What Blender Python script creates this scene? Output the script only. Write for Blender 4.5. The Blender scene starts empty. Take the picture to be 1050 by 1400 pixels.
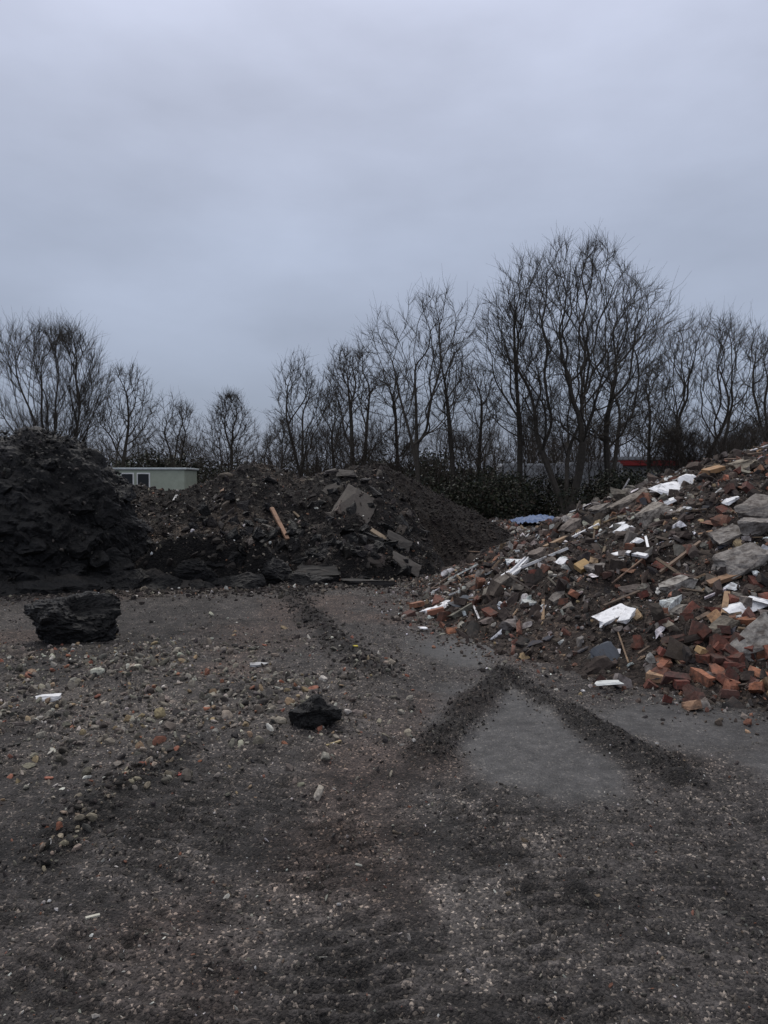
import bpy, bmesh, math, time
import numpy as np
from mathutils import Vector, Matrix
T0=time.time()
CAMH=1.6; F=1011.0; PITCH=math.atan(40/F)

# ---------------------------------------------------------------- noise
def _h(ix,iy,iz,seed):
    n=(ix.astype(np.int64)*374761393+iy.astype(np.int64)*668265263+iz.astype(np.int64)*2147483647+seed*974711)&0xffffffff
    n=((n^(n>>13))*1274126177)&0xffffffff
    n=((n^(n>>16))*2246822519)&0xffffffff
    n=n^(n>>15)
    return (n&0xffffff)/float(0xffffff)
def vn(x,y,z=None,seed=0):
    x=np.asarray(x,float);y=np.asarray(y,float)
    if z is None:
        ix=np.floor(x);iy=np.floor(y);fx=x-ix;fy=y-iy
        fx=fx*fx*(3-2*fx);fy=fy*fy*(3-2*fy);iz=np.zeros_like(ix)
        a=_h(ix,iy,iz,seed);b=_h(ix+1,iy,iz,seed);c=_h(ix,iy+1,iz,seed);d=_h(ix+1,iy+1,iz,seed)
        return ((a*(1-fx)+b*fx)*(1-fy)+(c*(1-fx)+d*fx)*fy)*2-1
    z=np.asarray(z,float)
    ix=np.floor(x);iy=np.floor(y);iz=np.floor(z);fx=x-ix;fy=y-iy;fz=z-iz
    fx=fx*fx*(3-2*fx);fy=fy*fy*(3-2*fy);fz=fz*fz*(3-2*fz)
    r=0
    for dz,wz in((0,1-fz),(1,fz)):
        for dy,wy in((0,1-fy),(1,fy)):
            for dx,wx in((0,1-fx),(1,fx)):
                r=r+_h(ix+dx,iy+dy,iz+dz,seed)*wx*wy*wz
    return r*2-1
def fbm(x,y,z=None,s=1.0,o=4,seed=0,ridge=False,g=.5):
    a=1;t=0;tot=0
    for i in range(o):
        n=vn(x*s+i*17.3,y*s+i*9.1,None if z is None else z*s+i*5.7,seed+i)
        if ridge:n=1-2*abs(n)
        t=t+n*a;tot+=a;a*=g;s*=2.03
    return t/tot
def sst(a,b,x):
    t=np.clip((x-a)/(b-a),0,1);return t*t*(3-2*t)

# ---------------------------------------------------------------- materials
def newmat(name):
    m=bpy.data.materials.new(name);m.use_nodes=True
    nt=m.node_tree;b=nt.nodes['Principled BSDF'];return m,nt,b
def mat_attr(name,rough=.85,nscale=30,var=.35,bump=.5,bdist=.01,spec=.35,speck=None,dirt=None):
    m,nt,b=newmat(name);N=nt.nodes;L=nt.links
    tc=N.new('ShaderNodeTexCoord')
    at=N.new('ShaderNodeAttribute');at.attribute_name='Col'
    no=N.new('ShaderNodeTexNoise');no.inputs['Scale'].default_value=nscale;no.inputs['Detail'].default_value=5;no.inputs['Roughness'].default_value=.7
    L.new(tc.outputs['Object'],no.inputs['Vector'])
    mr=N.new('ShaderNodeMapRange');mr.inputs[1].default_value=.3;mr.inputs[2].default_value=.7;mr.inputs[3].default_value=1-var;mr.inputs[4].default_value=1+var
    L.new(no.outputs[0],mr.inputs[0])
    vm=N.new('ShaderNodeVectorMath');vm.operation='SCALE'
    src=at.outputs['Color']
    if dirt:
        dn=N.new('ShaderNodeTexNoise');dn.inputs['Scale'].default_value=dirt[0];dn.inputs['Detail'].default_value=4;dn.inputs['Roughness'].default_value=.65
        L.new(tc.outputs['Object'],dn.inputs['Vector'])
        dr=N.new('ShaderNodeMapRange');dr.inputs[1].default_value=dirt[1];dr.inputs[2].default_value=dirt[2];dr.inputs[3].default_value=.08;dr.inputs[4].default_value=.9
        L.new(dn.outputs[0],dr.inputs[0])
        dm=N.new('ShaderNodeMix');dm.data_type='RGBA';L.new(dr.outputs[0],dm.inputs[0]);L.new(src,dm.inputs[6]);dm.inputs[7].default_value=(.062,.049,.042,1);src=dm.outputs[2]
    L.new(src,vm.inputs[0]);L.new(mr.outputs[0],vm.inputs['Scale'])
    col=vm.outputs[0];hgt=no.outputs[0]
    if speck:
        sc,lo,hi,pale=speck
        vo=N.new('ShaderNodeTexVoronoi');vo.inputs['Scale'].default_value=sc
        wn=N.new('ShaderNodeTexNoise');wn.inputs['Scale'].default_value=sc*.6;wn.inputs['Detail'].default_value=2
        L.new(tc.outputs['Object'],wn.inputs['Vector'])
        mx=N.new('ShaderNodeVectorMath');mx.operation='MULTIPLY_ADD';mx.inputs[1].default_value=(1.8/sc,)*3
        L.new(wn.outputs['Color'],mx.inputs[0]);L.new(tc.outputs['Object'],mx.inputs[2])
        L.new(mx.outputs[0],vo.inputs['Vector'])
        sp=N.new('ShaderNodeSeparateColor');L.new(vo.outputs['Color'],sp.inputs[0])
        cr=N.new('ShaderNodeValToRGB');e=cr.color_ramp.elements
        e[0].position=0;e[0].color=(lo,lo,lo,1);e[1].position=.8;e[1].color=(hi,hi,hi,1)
        e2=cr.color_ramp.elements.new(.92);e2.color=(hi*1.25,hi*1.2,hi*1.12,1)
        e3=cr.color_ramp.elements.new(.985);e3.color=(pale,pale*.95,pale*.85,1)
        L.new(sp.outputs[0],cr.inputs[0])
        mu=N.new('ShaderNodeVectorMath');mu.operation='MULTIPLY'
        L.new(col,mu.inputs[0])
        wet=N.new('ShaderNodeAttribute');wet.attribute_name='wet'
        wf=N.new('ShaderNodeMath');wf.operation='MULTIPLY';wf.inputs[1].default_value=.7;L.new(wet.outputs['Fac'],wf.inputs[0])
        mixw=N.new('ShaderNodeMix');mixw.data_type='RGBA';L.new(wf.outputs[0],mixw.inputs[0])
        L.new(cr.outputs[0],mixw.inputs[6]);mixw.inputs[7].default_value=(1,1,1,1)
        L.new(mixw.outputs[2],mu.inputs[1]);col=mu.outputs[0]
        ad=N.new('ShaderNodeMath');ad.operation='MULTIPLY_ADD';L.new(vo.outputs['Distance'],ad.inputs[0]);ad.inputs[1].default_value=-.5;L.new(no.outputs[0],ad.inputs[2])
        dry=N.new('ShaderNodeMapRange');dry.inputs[3].default_value=1;dry.inputs[4].default_value=.28;L.new(wet.outputs['Fac'],dry.inputs[0])
        m2=N.new('ShaderNodeMath');m2.operation='MULTIPLY';L.new(ad.outputs[0],m2.inputs[0]);L.new(dry.outputs[0],m2.inputs[1]);hgt=m2.outputs[0]
        rr=N.new('ShaderNodeMapRange');rr.inputs[3].default_value=rough;rr.inputs[4].default_value=.55;L.new(wet.outputs['Fac'],rr.inputs[0]);L.new(rr.outputs[0],b.inputs['Roughness'])
    else: b.inputs['Roughness'].default_value=rough
    L.new(col,b.inputs['Base Color'])
    bp=N.new('ShaderNodeBump');bp.inputs['Strength'].default_value=bump;bp.inputs['Distance'].default_value=bdist
    L.new(hgt,bp.inputs['Height']);L.new(bp.outputs[0],b.inputs['Normal'])
    b.inputs['Specular IOR Level'].default_value=spec
    return m
M_ground=mat_attr('gravel_ground',.8,14,.45,1,.016,.25,speck=(105,.4,1.25,5.0))
M_pile=mat_attr('pile_soil',.9,14,.4,1,.04,.2,speck=(34,.45,1.3,2.6))
M_asph=mat_attr('broken_asphalt',.6,20,.55,1,.04,.32)
M_stone=mat_attr('stone',.85,60,.35,.6,.006,.25,dirt=(40,.50,.8))
M_deb=mat_attr('debris',.88,35,.3,.7,.008,.25,dirt=(14,.43,.67))
M_bark=mat_attr('bark',.9,8,.3,.3,.01,.15)
M_leaf=mat_attr('shrub_leaf',.6,3,.4,0,.01,.3)
M_paint=mat_attr('weathered_paint',.55,3,.12,.1,.003,.4)

# ---------------------------------------------------------------- mesh helpers
def mkmesh(name,V,Fc,C=None,mat=None,smooth=False,wet=None,parent=None,loc=None):
    V=np.asarray(V,np.float32);Fc=np.asarray(Fc,np.int32);k=Fc.shape[1]
    me=bpy.data.meshes.new(name)
    me.vertices.add(len(V));me.vertices.foreach_set('co',V.ravel())
    me.loops.add(Fc.size);me.loops.foreach_set('vertex_index',Fc.ravel())
    me.polygons.add(len(Fc));me.polygons.foreach_set('loop_start',np.arange(0,Fc.size,k,dtype=np.int32))
    me.polygons.foreach_set('use_smooth',np.full(len(Fc),smooth))
    if C is not None:
        a=me.color_attributes.new('Col','FLOAT_COLOR','POINT')
        c=np.ones((len(V),4),np.float32);c[:,:3]=np.clip(C,0,1);a.data.foreach_set('color',c.ravel())
    if wet is not None:
        a=me.attributes.new('wet','FLOAT','POINT');a.data.foreach_set('value',np.asarray(wet,np.float32))
    me.update(calc_edges=True)
    o=bpy.data.objects.new(name,me);bpy.context.scene.collection.objects.link(o)
    if mat:me.materials.append(mat)
    if parent:o.parent=parent
    if loc is not None:o.location=loc
    return o
def empty(name,loc=(0,0,0)):
    o=bpy.data.objects.new(name,None);o.location=loc;bpy.context.scene.collection.objects.link(o);return o
def bm_arr(bm):
    bmesh.ops.triangulate(bm,faces=bm.faces[:]);bm.verts.index_update()
    V=np.array([v.co[:] for v in bm.verts]);Fc=np.array([[v.index for v in f.verts] for f in bm.faces]);bm.free();return V,Fc
_ic={}
def ico(sub):
    if sub not in _ic:
        bm=bmesh.new();bmesh.ops.create_icosphere(bm,subdivisions=sub,radius=1);_ic[sub]=bm_arr(bm)
    return _ic[sub]
def cubeg(cuts,bev=0):
    bm=bmesh.new();bmesh.ops.create_cube(bm,size=1)
    if bev:bmesh.ops.bevel(bm,geom=bm.edges[:],offset=bev,segments=1,affect='EDGES')
    if cuts:bmesh.ops.subdivide_edges(bm,edges=bm.edges[:],cuts=cuts,use_grid_fill=True)
    return bm_arr(bm)
def rocks(n,sub,seed,amp=.35,flat=(1,.8,.65)):
    V,Fc=ico(sub);out=[]
    for i in range(n):
        r=np.random.default_rng(seed+i);W=V.copy()
        for k in range(9):
            nrm=r.normal(size=3);nrm/=np.linalg.norm(nrm);d=r.uniform(.42,.85)
            s=W@nrm-d;W=W-np.clip(s,0,None)[:,None]*nrm
        W=W*(1+amp*.5*vn(W[:,0]*2,W[:,1]*2,W[:,2]*2+i,seed+i)[:,None])
        out.append((W*np.array(flat)*r.uniform(.7,1.3,3),Fc))
    return out
def chunks(n,cuts,seed,jit=.18,amp=.05,fs=5,planes=3):
    V,Fc=cubeg(cuts);out=[]
    for i in range(n):
        r=np.random.default_rng(seed+i);cor=r.uniform(-jit,jit,(2,2,2,3));cor[...,2]*=.5
        u=V+.5;W=V.copy()
        for a in(0,1):
            for b in(0,1):
                for c in(0,1):
                    w=(u[:,0] if a else 1-u[:,0])*(u[:,1] if b else 1-u[:,1])*(u[:,2] if c else 1-u[:,2])
                    W+=w[:,None]*cor[a,b,c]
        for k in range(planes):
            nrm=r.normal(size=3);nrm/=np.linalg.norm(nrm);d=r.uniform(.42,.6)
            s=W@nrm-d;W=W-np.clip(s,0,None)[:,None]*nrm
        for k in range(3):
            W[:,k]+=amp*fbm(V[:,0]*fs+k*31,V[:,1]*fs,V[:,2]*fs+i*7,1,3,seed+i+k*11)
        out.append((W,Fc))
    return out
def randrot(n,r,tilt=None):
    if tilt is None:
        q=r.normal(size=(n,4));q/=np.linalg.norm(q,axis=1)[:,None]
    else:
        yaw=r.uniform(0,2*np.pi,n);ax=r.uniform(0,2*np.pi,n);t=np.abs(r.normal(0,tilt,n))
        qy=np.stack([np.cos(yaw/2),0*yaw,0*yaw,np.sin(yaw/2)],1)
        qt=np.stack([np.cos(t/2),np.sin(t/2)*np.cos(ax),np.sin(t/2)*np.sin(ax),0*t],1)
        w1,x1,y1,z1=qt.T;w2,x2,y2,z2=qy.T
        q=np.stack([w1*w2-x1*x2-y1*y2-z1*z2,w1*x2+x1*w2+y1*z2-z1*y2,w1*y2-x1*z2+y1*w2+z1*x2,w1*z2+x1*y2-y1*x2+z1*w2],1)
    w,x,y,z=q.T
    return np.stack([1-2*(y*y+z*z),2*(x*y-z*w),2*(x*z+y*w),2*(x*y+z*w),1-2*(x*x+z*z),2*(y*z-x*w),2*(x*z-y*w),2*(y*z+x*w),1-2*(x*x+y*y)],1).reshape(-1,3,3)
class Bag:
    def __init__(s):s.V=[];s.F=[];s.C=[];s.n=0
    def add(s,V,Fc,C):
        s.V.append(V);s.F.append(Fc+s.n);s.C.append(np.broadcast_to(C,(len(V),3)));s.n+=len(V)
    def scatter(s,tm,P,S,R,C,r):
        k=r.integers(0,len(tm),len(P))
        for j,(V,Fc) in enumerate(tm):
            i=np.where(k==j)[0]
            if not len(i):continue
            W=np.einsum('nij,nvj->nvi',R[i],V[None]*S[i][:,None,:])+P[i][:,None,:]
            FF=(Fc[None]+(np.arange(len(i))*len(V))[:,None,None]).reshape(-1,3)
            s.add(W.reshape(-1,3),FF,np.repeat(C[i],len(V),axis=0))
    def build(s,name,mat,smooth=False,parent=None):
        return mkmesh(name,np.concatenate(s.V),np.concatenate(s.F),np.concatenate(s.C),mat,smooth,parent=parent)
def palette(n,r,items,var=.2):
    w=np.array([i[0] for i in items],float);w/=w.sum();c=np.array([i[1] for i in items],float)
    k=r.choice(len(items),n,p=w);return c[k]*(1+r.uniform(-var,var,(n,1)))*(1+r.uniform(-.06,.06,(n,3)))

# ---------------------------------------------------------------- terrain functions
def polydist(x,y,pts):
    best=np.full(np.shape(x),1e9);tt=np.zeros(np.shape(x));acc=0
    for (ax,ay),(bx,by) in zip(pts[:-1],pts[1:]):
        dx,dy=bx-ax,by-ay;L2=dx*dx+dy*dy
        t=np.clip(((x-ax)*dx+(y-ay)*dy)/L2,0,1)
        d=np.hypot(x-ax-t*dx,y-ay-t*dy);m=d<best
        best=np.where(m,d,best);tt=np.where(m,acc+t*math.sqrt(L2),tt);acc+=math.sqrt(L2)
    return best,tt
BERM_A=[(1.02,6.05),(.72,5.45),(.48,4.9),(.24,4.25)]
BERM_B=[(1.0,6.05),(1.15,5.45),(1.30,4.95),(1.45,4.4),(1.62,3.95)]
RIDGE_C=[(-1.6,11.6),(-1.0,9.2),(-.55,7.6),(-.15,6.3),(.02,5.9)]
RIDGE_D=[(-1.18,4.5),(-1.30,4.1),(-1.42,3.6),(-1.46,3.1)]
TR1=[(-1.7,1.2),(-1.05,3.0),(-.45,5.0),(-.1,7.)]
TR2=[(2.3,2.6),(1.75,3.6),(1.9,4.2)]
TR3=[(.9,1.2),(.62,3.0),(.45,4.0)]
TR4=[(.0,1.2),(-.1,2.2),(-.35,3.6)]
TR5=[(-2.6,2.4),(-2.3,4.5),(-2.0,8.5)]
def wetmask(x,y):
    w=fbm(x,y,None,1.1,4,55)*.26+.10*fbm(x,y,None,5,3,56)
    def el(cx,cy,rx,ry,a=0):
        c,s=math.cos(a),math.sin(a);u=(x-cx)*c+(y-cy)*s;v=-(x-cx)*s+(y-cy)*c
        return np.hypot(u/rx,v/ry)
    e=np.minimum.reduce([el(.85,4.75,.45,1.05,.05),el(2.05,4.9,.62,.75,.3),el(.75,7.0,.5,.8),el(.95,4.1,.4,.5),el(2.4,4.1,.5,.5)])
    return 1-sst(.6,1.3,e+w*2)
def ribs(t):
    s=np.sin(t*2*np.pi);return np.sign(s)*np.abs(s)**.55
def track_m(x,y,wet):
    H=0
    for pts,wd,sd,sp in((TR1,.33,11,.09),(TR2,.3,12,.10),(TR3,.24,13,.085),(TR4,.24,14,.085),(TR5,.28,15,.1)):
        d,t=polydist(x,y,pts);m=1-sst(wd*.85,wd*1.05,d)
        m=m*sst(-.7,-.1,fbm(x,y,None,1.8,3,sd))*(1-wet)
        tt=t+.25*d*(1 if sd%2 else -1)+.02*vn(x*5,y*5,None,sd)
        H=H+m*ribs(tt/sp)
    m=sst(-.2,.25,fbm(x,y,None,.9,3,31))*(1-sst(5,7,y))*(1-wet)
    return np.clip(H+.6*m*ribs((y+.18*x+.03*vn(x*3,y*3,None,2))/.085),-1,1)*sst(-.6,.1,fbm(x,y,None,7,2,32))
def ground_h(x,y):
    x=np.asarray(x,float);y=np.asarray(y,float)
    near=1-sst(15,40,y)
    wet=wetmask(x,y)
    h=.03*fbm(x,y,None,.5,3,1)+(.018*fbm(x,y,None,3,4,2)+.014*fbm(x,y,None,18,3,3))*(1-.82*wet)
    h=h-.012*wet
    for pts,wd,ht,sd in((BERM_A,.15,.036,5),(BERM_B,.12,.034,6)):
        d,t=polydist(x,y,pts);d=d+.07*fbm(x,y,None,6,3,sd)
        prof=np.exp(-(d/wd)**4*1.1)
        h=h+prof*ht*(1+.5*fbm(x,y,None,14,3,sd+3))+prof*.014*np.sin(t*2*np.pi/.08+2*vn(x*6,y*6,None,4))
    for pts,wd,ht,sd in((RIDGE_C,.12,.03,8),(RIDGE_D,.09,.025,9)):
        d,t=polydist(x,y,pts);d=d+.08*fbm(x,y,None,4,3,sd)
        h=h+np.exp(-(d/wd)**2)*ht*(1+.7*fbm(x,y,None,12,3,sd))
    return (h+.014*track_m(x,y,wet))*near
def pile_R(x,y):
    a=np.arctan2(y-10,x-6.5)
    r=np.hypot(x-6.5,y-10)+.25*fbm(np.cos(a),np.sin(a),None,3,3,21)
    h=np.interp(r,[0,1.16,3.03,4.27,5.3,6.0,6.5],[2.45,2.12,1.46,.82,.30,.02,-.15])
    m=sst(0,.3,h)
    return h+m*(.13*fbm(x,y,None,1.1,3,22)+.08*fbm(x,y,None,5,3,23))+.03*fbm(x,y,None,14,2,24)
def pile_L(x,y):
    c=np.interp(x,[-16,-9,-6,-4.08,-2.7,-1.73,-.76,-.07,.6,1.3],[0,1.5,1.5,1.30,1.90,1.66,1.9,1.8,1.0,-.2])
    yf=np.interp(x,[-9,-3.5,-1.5,.3,1],[10.6,11.2,11.7,12.1,12.8])+.25*fbm(x,x*0,None,1.3,3,33)
    t=(y-yf)/(14.3-yf);tb=(19.5-y)/(19.5-14.8)
    pr=np.interp(t,[-.15,0,.12,.35,.7,1,1.5],[-.15,0,.2,.42,.78,1,1.0])*np.clip(tb*1.2,-.15,1)
    h=c*pr
    yl=11.3+.16*(x+3.2)+.40*fbm(x,x*0+3,None,1.5,3,37)+.16*fbm(x,y,None,4,2,38)
    led=.62*sst(0,.42,y-yl)*sst(-4.3,-3.5,x)*(1-sst(-2.1,-1.35,x+.2*fbm(y,y,None,3,2,5)))*(1+.45*fbm(x,y,None,1.6,3,39))
    led=led+.30*sst(0,.3,y-yl-.25)*sst(-1.6,-1.2,x)*(1-sst(-.6,-.1,x))
    h=np.maximum(h,led-.05)
    m=sst(0,.3,h)
    return h+m*(.18*fbm(x,y,None,.9,3,34)+.15*fbm(x,y,None,4,4,35))+.035*fbm(x,y,None,12,2,36)
def pile_S(x,y):
    c=np.interp(x,[-2.5,-.5,-.1,1.19,2.45,3.05,3.5],[1.4,1.95,1.95,1.30,.66,.17,-.15])
    t=(y-13.5-.25*fbm(x,y,None,.8,2,41))/2.5;tb=(20-y)/3.2
    pr=np.interp(t,[-.15,0,.5,1,1.4],[-.15,0,.55,1,1.])*np.clip(tb,-.15,1)
    h=c*pr
    return h+sst(0,.2,h)*(.12*fbm(x,y,None,1.5,3,42)+.07*fbm(x+y*.3,y*.4,None,5,3,43,ridge=True))
def top_h(x,y):
    return np.maximum.reduce([ground_h(x,y),pile_R(x,y),pile_L(x,y),pile_S(x,y)])
def normal_at(x,y,hf,e=.12):
    gx=(hf(x+e,y)-hf(x-e,y))/(2*e);gy=(hf(x,y+e)-hf(x,y-e))/(2*e)
    n=np.stack([-gx,-gy,np.ones_like(gx)],-1);return n/np.linalg.norm(n,axis=-1,keepdims=True)
def align(n):
    z=n;x=np.stack([np.ones(len(n)),np.zeros(len(n)),-n[:,0]/n[:,2]],1);x/=np.linalg.norm(x,axis=1)[:,None]
    y=np.cross(z,x);return np.stack([x,y,z],2)

def grid_obj(name,xs,ys,hf,colf,mat,cut=-.04,smooth=True):
    X,Y=np.meshgrid(xs,ys);Z=hf(X,Y);n,m=X.shape
    gy,gx=np.gradient(Z,ys,xs);sl=np.hypot(gx,gy).ravel()
    V=np.stack([X,Y,Z],-1).reshape(-1,3);idx=np.arange(n*m).reshape(n,m)
    q=np.stack([idx[:-1,:-1],idx[:-1,1:],idx[1:,1:],idx[1:,:-1]],-1).reshape(-1,4)
    if cut is not None:
        g=ground_h(V[:,0],V[:,1])+cut;ok=(V[:,2]>g)[q].any(1);q=q[ok]
    return mkmesh(name,V,q,colf(V[:,0],V[:,1],V[:,2],sl),mat,smooth,wet=np.zeros(len(V)))

# ---------------------------------------------------------------- ground
ys=np.concatenate([np.linspace(-8,1.0,40)[:-1],np.geomspace(1.0,900,850)])
u=np.linspace(-1,1,720);u=.5*u+.5*u**3
X=u[None]*(3.2+np.abs(ys)[:,None]*1.3);Y=np.repeat(ys[:,None],len(u),1)
Z=ground_h(X,Y);x,y=X.ravel(),Y.ravel()
wet=wetmask(x,y)*(1-sst(9,10,y))
base=np.array([.0455,.0405,.0385])*np.ones((len(x),1))
n1=fbm(x,y,None,.7,4,61);n2=fbm(x,y,None,2.5,4,62);n3=fbm(x,y,None,9,3,63)
base*=(1+.45*n1+.45*n2+.6*n3)[:,None]
red=sst(.1,.5,fbm(x,y,None,.8,3,64))[:,None];base=base*(1-red*.6)+base*np.array([1.25,.98,.86])*red*.6
tm=track_m(x,y,wet)*(1-sst(8.5,10,y));base*=(1+.38*tm)[:,None]  # rib shading painted into the ground colour: troughs darker, crests lighter
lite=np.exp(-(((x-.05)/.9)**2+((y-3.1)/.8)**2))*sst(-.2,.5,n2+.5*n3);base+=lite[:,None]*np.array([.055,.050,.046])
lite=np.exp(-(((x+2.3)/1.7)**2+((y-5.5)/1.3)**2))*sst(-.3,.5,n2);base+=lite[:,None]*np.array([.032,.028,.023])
dk=np.zeros(len(x))
for pts,wd in((BERM_A,.17),(BERM_B,.14),(RIDGE_C,.16),(RIDGE_D,.13)):
    d,t=polydist(x,y,pts);dk=np.maximum(dk,1-sst(wd*.5,wd*1.3,d+.1*n2))
base*=(1-.58*dk)[:,None]
wet=wet*(1-dk)
base=base*(1-wet[:,None])+wet[:,None]*np.array([.056,.0535,.052])*(1+.4*n2+.3*n3)[:,None]
idx=np.arange(len(x)).reshape(X.shape)
q=np.stack([idx[:-1,:-1],idx[:-1,1:],idx[1:,1:],idx[1:,:-1]],-1).reshape(-1,4)
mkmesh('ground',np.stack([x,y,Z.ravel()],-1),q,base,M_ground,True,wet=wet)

# ---------------------------------------------------------------- piles
def colR(x,y,z,sl):
    n=fbm(x,y,None,2,4,71);k=sst(.0,.5,fbm(x,y,None,.9,3,72))[:,None]
    c=np.array([.038,.030,.026])*(1-k)+np.array([.062,.046,.038])*k;return c*(1+.4*n)[:,None]
grid_obj('rubble_pile_soil',np.arange(-.6,13.5,.05),np.arange(2.8,17,.05),pile_R,colR,M_pile)
def colL(x,y,z,sl):
    n=fbm(x,y,None,1.2,4,73);k=sst(-.1,.4,fbm(x,y,None,.8,3,74)-.25*sst(-2.2,-1,x))[:,None]
    c=np.array([.018,.016,.015])*(1-k)+np.array([.050,.040,.033])*k
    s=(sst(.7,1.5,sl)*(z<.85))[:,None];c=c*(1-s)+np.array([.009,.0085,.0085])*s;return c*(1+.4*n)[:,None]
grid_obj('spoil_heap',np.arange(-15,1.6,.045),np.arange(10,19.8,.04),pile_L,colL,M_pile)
def colS(x,y,z,sl):
    n=fbm(x,y,None,2,4,75);return np.array([.013,.0100,.0088])*(1+.5*n)[:,None]
grid_obj('soil_mound',np.arange(-2.6,3.8,.04),np.arange(12.8,20,.04),pile_S,colS,M_pile)

def boulder(c,rad,sub,seed,col,nf=14,lo=.5,hi=.9,rough=1.0,rot=True,warp=.22):
    r=np.random.default_rng(seed);V,Fc=ico(sub);W=V.copy()
    for k in range(3):W[:,k]+=warp*vn(V[:,0]*1.3+k*9,V[:,1]*1.3,V[:,2]*1.3,seed+k)
    for k in range(nf):
        nrm=r.normal(size=3);nrm/=np.linalg.norm(nrm);d=r.uniform(lo,hi);s=W@nrm-d
        W=W-np.clip(s,0,None)[:,None]*nrm*.96
    m=max(rad);B=W*m
    d=-.06*fbm(B[:,0],B[:,1],B[:,2],3/m,4,seed+5,ridge=True,g=.6)-.035*fbm(B[:,0],B[:,1],B[:,2],9/m,3,seed+6,ridge=True,g=.65)+.06*fbm(B[:,0],B[:,1],B[:,2],2.0/m,2,seed+7)
    W=W+V*(d*rough)[:,None]
    if rot:W=W@np.array(Matrix.Rotation(r.uniform(0,6.28),3,'Z')).T
    W=W*np.array(rad)+np.array(c);n=fbm(W[:,0],W[:,1],W[:,2],4,3,seed+9)
    return W,Fc,np.array(col)*(1+.6*n)[:,None]
blk=(.0078,.0074,.0076)
R1=rocks(14,1,500);R2=rocks(12,2,540);R3=rocks(6,2,560)
r=np.random.default_rng(21);bag=Bag()
cen=np.array([-5.6,11.85,.15]);er=np.array([1.9,1.35,2.32])
V,Fc=ico(7);W=V*er
for k in range(3):W[:,k]+=.22*fbm(V[:,0]*er[0],V[:,1]*er[1],V[:,2]*er[2],1.3,4,330+k*7,g=.55)
B=W.copy();q_=B@np.array([.5,.2,.85])
fold=fbm(B[:,0]+.4*B[:,2],B[:,1],q_*1.7,1.2,4,340,ridge=True,g=.6)
d=-.20*fold-.08*fbm(B[:,0],B[:,1],B[:,2]*1.3,4.5,4,350,ridge=True,g=.65)+.03*fbm(B[:,0],B[:,1],B[:,2],14,3,360)
W=W+V*d[:,None]*1.0+cen
n=fbm(W[:,0],W[:,1],W[:,2],2.2,4,371);C=np.array(blk)*(1+.7*n)[:,None]
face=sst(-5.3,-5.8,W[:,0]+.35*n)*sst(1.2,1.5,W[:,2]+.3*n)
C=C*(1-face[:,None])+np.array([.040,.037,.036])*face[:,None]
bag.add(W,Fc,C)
for i in range(46):
    a=r.uniform(np.pi*.95,2.1*np.pi);ph=r.uniform(0,1.0)**1.3;n_=np.array([math.cos(a)*math.cos(ph),math.sin(a)*math.cos(ph),math.sin(ph)])
    s=r.uniform(.12,.38);p=cen+n_*er*.95-n_*s*.5
    bag.add(*boulder(p,np.array([s*r.uniform(.8,1.3),s*r.uniform(.7,1.1),s*r.uniform(.6,1.0)]),4,910+i,blk,nf=8,lo=.6,hi=.95,warp=.35,rough=1.7))
n=3400;a=r.uniform(np.pi*.9,2.15*np.pi,n);ph=r.uniform(-.05,1.5,n);N_=np.stack([np.cos(a)*np.cos(ph),np.sin(a)*np.cos(ph),np.sin(ph)],1)
s=.008+.014*r.exponential(1,n).clip(0,4);P=cen+N_*er*r.uniform(.9,1.0,(n,1))
bag.scatter(R1,P,np.stack([s,s*.8,s*.7],1),randrot(n,r),palette(n,r,[(8,blk),(3,(.025,.022,.02)),(.8,(.08,.07,.06))],.4),r)
bag.build('asphalt_mound',M_asph)
CH=chunks(12,5,300,.28,.14,4,4)
bag=Bag()
for i,(c,r_) in enumerate([((-3.9,11.2,.05),(.5,.4,.36)),((-4.7,10.75,-.02),(.7,.4,.32)),((-6.1,10.55,-.05),(.7,.5,.4)),((-5.4,10.5,-.05),(.5,.35,.28)),((-3.4,11.2,-.02),(.45,.35,.30)),((-1.2,11.75,.0),(.5,.3,.24)),((-.5,12.1,.0),(.45,.28,.22)),((-2.3,11.35,-.02),(.5,.3,.28)),((-7.6,10.7,.2),(1.,.7,.9)),((-1.0,12.5,.35),(.6,.4,.28)),((-.3,12.9,.35),(.6,.4,.25)),((-3.0,11.5,.15),(.6,.35,.36)),((-1.8,11.75,.12),(.45,.3,.34)),((-1.5,12.9,.6),(.5,.35,.22)),((-.7,13.3,.85),(.45,.35,.22)),((.2,12.7,.1),(.4,.3,.25)),((-2.8,11.2,-.08),(.4,.25,.22)),((-2.55,11.7,.35),(.4,.25,.22))]):
    W,Fc,C=boulder(c,r_,5,200+i*13,blk,nf=8,lo=.6,hi=.95,warp=.35,rough=1.7)
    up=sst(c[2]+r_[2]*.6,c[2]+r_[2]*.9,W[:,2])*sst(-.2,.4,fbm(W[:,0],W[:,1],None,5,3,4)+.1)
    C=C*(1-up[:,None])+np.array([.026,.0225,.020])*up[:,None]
    bag.add(W,Fc,C)
r=np.random.default_rng(11)
n=150
x=r.uniform(-3.4,.7,n);y=11.6+.28*(x+3.2)*.6+np.abs(r.normal(0,.95,n))
z=top_h(x,y)
S=np.stack([r.uniform(.08,.34,n),r.uniform(.08,.22,n),r.uniform(.06,.16,n)],1)
C=palette(n,r,[(7,(.0105,.010,.010)),(3,(.028,.024,.022)),(.8,(.07,.058,.048))])
bag.scatter(CH,np.stack([x,y,z-.01],1),S,randrot(n,r),C,r)
bag.build('broken_asphalt_slabs',M_asph)
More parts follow.
